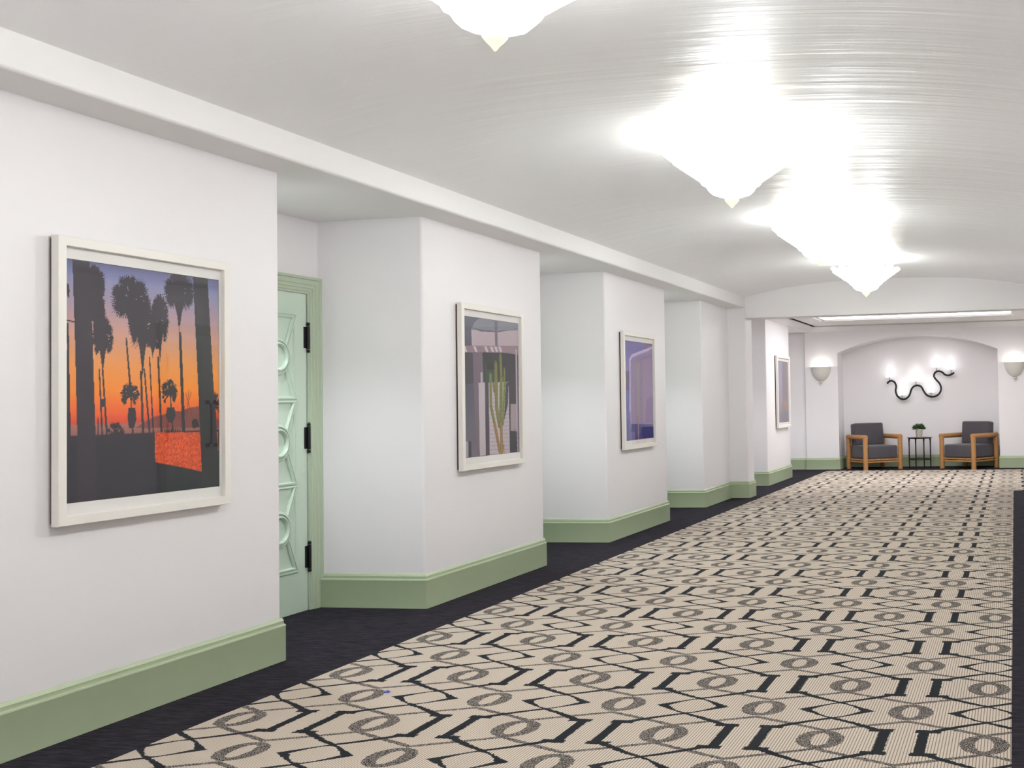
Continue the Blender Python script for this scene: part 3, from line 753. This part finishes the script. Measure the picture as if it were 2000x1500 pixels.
# ------------------------------------------------------------------ serpentine wall light
def serp():
    root = thing('serpentine_wall_light', 'wavy black tube wall light carrying six small glowing white shades inside the niche', 'wall light', (0, YN, 0))
    pts = [(-2.422, 1.627), (-2.383, 1.664), (-2.334, 1.679), (-2.277, 1.652), (-2.246, 1.575), (-2.258, 1.479), (-2.226, 1.382), (-2.14, 1.319), (-2.054, 1.331), (-1.991, 1.397), (-1.958, 1.492), (-1.914, 1.554), (-1.837, 1.579), (-1.762, 1.551), (-1.716, 1.467), (-1.66, 1.39), (-1.575, 1.356), (-1.48, 1.367), (-1.406, 1.432), (-1.382, 1.517), (-1.408, 1.604), (-1.473, 1.682), (-1.513, 1.749), (-1.492, 1.816), (-1.431, 1.843), (-1.355, 1.822), (-1.3, 1.773), (-1.234, 1.758), (-1.167, 1.783), (-1.125, 1.807)]
    k = 1.009; P = [Vector((x*k, -.13, 1.35+(z-1.35)*k)) for x, z in pts]
    sm = []
    for i in range(len(P)-1):
        a, b_, c, d = P[max(i-1, 0)], P[i], P[i+1], P[min(i+2, len(P)-1)]
        for j in range(5):
            t = j/5; sm.append(.5*((2*b_)+(-a+c)*t+(2*a-5*b_+4*c-d)*t*t+(-a+3*b_-3*c+d)*t**3))
    sm.append(P[-1])
    B().tube(sm, .019, 10).build('wavy_tube', BLACKM, root, smooth=.7)
    for i in (7, 12, 23):
        B().tube([P[i], (P[i].x, 0, P[i].z)], [.010, .012], 8).build('wall_mount', BLACKM, root)
    for (x, z0, z1, zt) in ((-2.376, 1.745, 1.99, 1.655), (-2.135, 1.395, 1.64, 1.30), (-1.865, 1.655, 1.89, 1.56), (-1.575, 1.435, 1.68, 1.335), (-1.466, 1.915, 2.15, 1.82), (-1.184, 1.865, 2.10, 1.755)):
        x *= k; z0, z1, zt = [1.35+(q-1.35)*k for q in (z0, z1, zt)]
        s = B(); s.lathe([(.072, z0), (.028, z1), (.026, z1), (.070, z0)], 24, (x, -.13, 0), cap=False)
        sh = s.build('lamp_shade', SHADE, root, smooth=.6, label='glowing white cone shade')
        B().tube([(x, -.13, zt), (x, -.13, z0+.03)], .006, 8).lathe([(.012, 0), (.012, .03)], 10, (x, -.13, zt-.005)).build('shade_stem', BRASS, sh)
        B().lathe([(.002, z1), (.035, z1+.002), (.035, z1+.005), (.002, z1+.006)], 16, (x, -.13, 0)).build('shade_cap', CAPG, sh)
        B().lathe([(.002, z0-.004), (.074, z0-.003), (.074, z0), (.002, z0)], 20, (x, -.13, 0)).build('shade_ring', CAPG, sh)
        point('shade_bulb', (x, YN-.13, z1+.06), .08, (1, .98, .95), .03)
BRASS = mat('aged_brass', srgb(120, 112, 92), .4, metal=.6)
CAPG = mat('shade_rim', srgb(150, 150, 150), .5)
serp()

# ------------------------------------------------------------------ armchairs
def make_armchair():
    """front faces -y, posts W x D apart, origin at centre of base"""
    W, D, h = .74, .70, .65
    root = thing('armchair', '', 'armchair', group='oak framed grey armchairs in the niche')
    x, y = W/2, D/2
    for sx in (-1, 1):
        for sy in (-1, 1):
            B().tube([(sx*x, sy*y, 0), (sx*x, sy*y, h-.036)], [.046, .046], 14).build('leg', WOOD, root, smooth=.7, bevel=0)
        # arm rail with mitred ends rounding onto the posts
        B().tube([(sx*x, -y-.040, h-.037), (sx*x, -y-.030, h-.037), (sx*x, y+.030, h-.037), (sx*x, y+.040, h-.037)], [.040, .045, .045, .038], 14).build('armrest', WOOD, root, smooth=.7)
        for z in (.148, .190):
            B().box(sx*(x)-.013, sx*(x)+.013, -y, y, z-.014, z+.014).build('side_rail', WOOD, root, bevel=.004)
    for sy in (-1, 1):
        for z in (.148, .190):
            B().box(-x, x, sy*y-.013, sy*y+.013, z-.014, z+.014).build('rail', WOOD, root, bevel=.005)
    B().box(-x+.048, x-.048, -y-.005, y+.02, .205, .452).build('seat', VELVET, root, bevel=.035, seg=4, smooth=.8)
    # upholstered back, leaning a little
    m = Matrix.Translation((0, y-.10, .44)) @ Matrix.Rotation(-.09, 4, 'X')
    bk = B().box(-x+.052, x-.052, -.085, .10, -.0, .43, m); bk.build('backrest', VELVET, root, bevel=.035, seg=4, smooth=.8)
    return root
ac = make_armchair()
def put(o, corner, ang, sx):
    """place so that the front post on side sx stands at corner"""
    W, D = .74, .70
    c, s = math.cos(ang), math.sin(ang); lx, ly = sx*W/2, -D/2
    o.location = (corner[0]-(c*lx-s*ly), corner[1]-(s*lx+c*ly), 0); o.rotation_euler = (0, 0, ang)
put(ac, (-2.77, 20.50), math.radians(35), -1)
ac['label'] = 'grey velvet armchair with round oak frame, left of the small black table'
ac2 = copy_tree(ac); put(ac2, (-.765, 20.50), math.radians(-35), 1)
ac2['label'] = 'grey velvet armchair with round oak frame, right of the small black table'

# ------------------------------------------------------------------ side table and plant
tb = thing('side_table', 'small round black metal side table between the two grey armchairs', 'table', (-1.795, 21.0, 0), math.radians(26))
TZ = .588
B().lathe([(.0, TZ-.022), (.205, TZ-.022), (.212, TZ-.014), (.212, TZ-.011), (.24, TZ-.011), (.245, TZ-.006), (.24, TZ), (.0, TZ)], 40, cap=False).build('tabletop', BLACKM, tb, smooth=.5)
for k in range(4):
    a = k*PI/2; c, s = math.cos(a), math.sin(a); r = .215
    B().tube([(r*c, r*s, 0), (r*c, r*s, .17), (r*c, r*s, .40), (r*c, r*s, .52), ((r-.005)*c, (r-.005)*s, TZ-.012)], [.009, .013, .011, .013, .020], 10).build('leg', BLACKM, tb, smooth=.7)
B().tube([(.215*math.cos(t), .215*math.sin(t), .175) for t in np.linspace(0, 2*PI, 41)[:-1]], .009, 8, closed=True).build('stretcher_ring', BLACKM, tb, smooth=.7)

pt = thing('potted_succulent', 'small green succulent in a beige pot standing on the black side table', 'potted plant', (-1.80, 20.97, TZ))
B().lathe([(.0, 0), (.050, 0), (.056, .01), (.070, .135), (.071, .142), (.066, .142), (.063, .12), (.0, .12)], 28, cap=False).build('pot', POT, pt, smooth=.6)
B().lathe([(.0, .125), (.062, .124)], 20, cap=False).build('soil', SOIL, pt)
lf = B()
for k in range(150):
    a = random.uniform(0, 2*PI); el = random.uniform(.05, 1.45); r = random.uniform(.05, .085)*(1.15-.25*el)
    base_ = Vector((.03*math.cos(a), .03*math.sin(a), .15)); d = Vector((math.cos(a)*math.cos(el), math.sin(a)*math.cos(el), math.sin(el)*1.15))
    p1 = base_+d*r*.5; p2 = base_+d*(r+.02); p3 = base_+d*(r+.034)+Vector((0, 0, .004))
    lf.tube([p1, p2, p3], [.004, .0085, .0015], 6)
lf.build('foliage', LEAF, pt, smooth=.8)
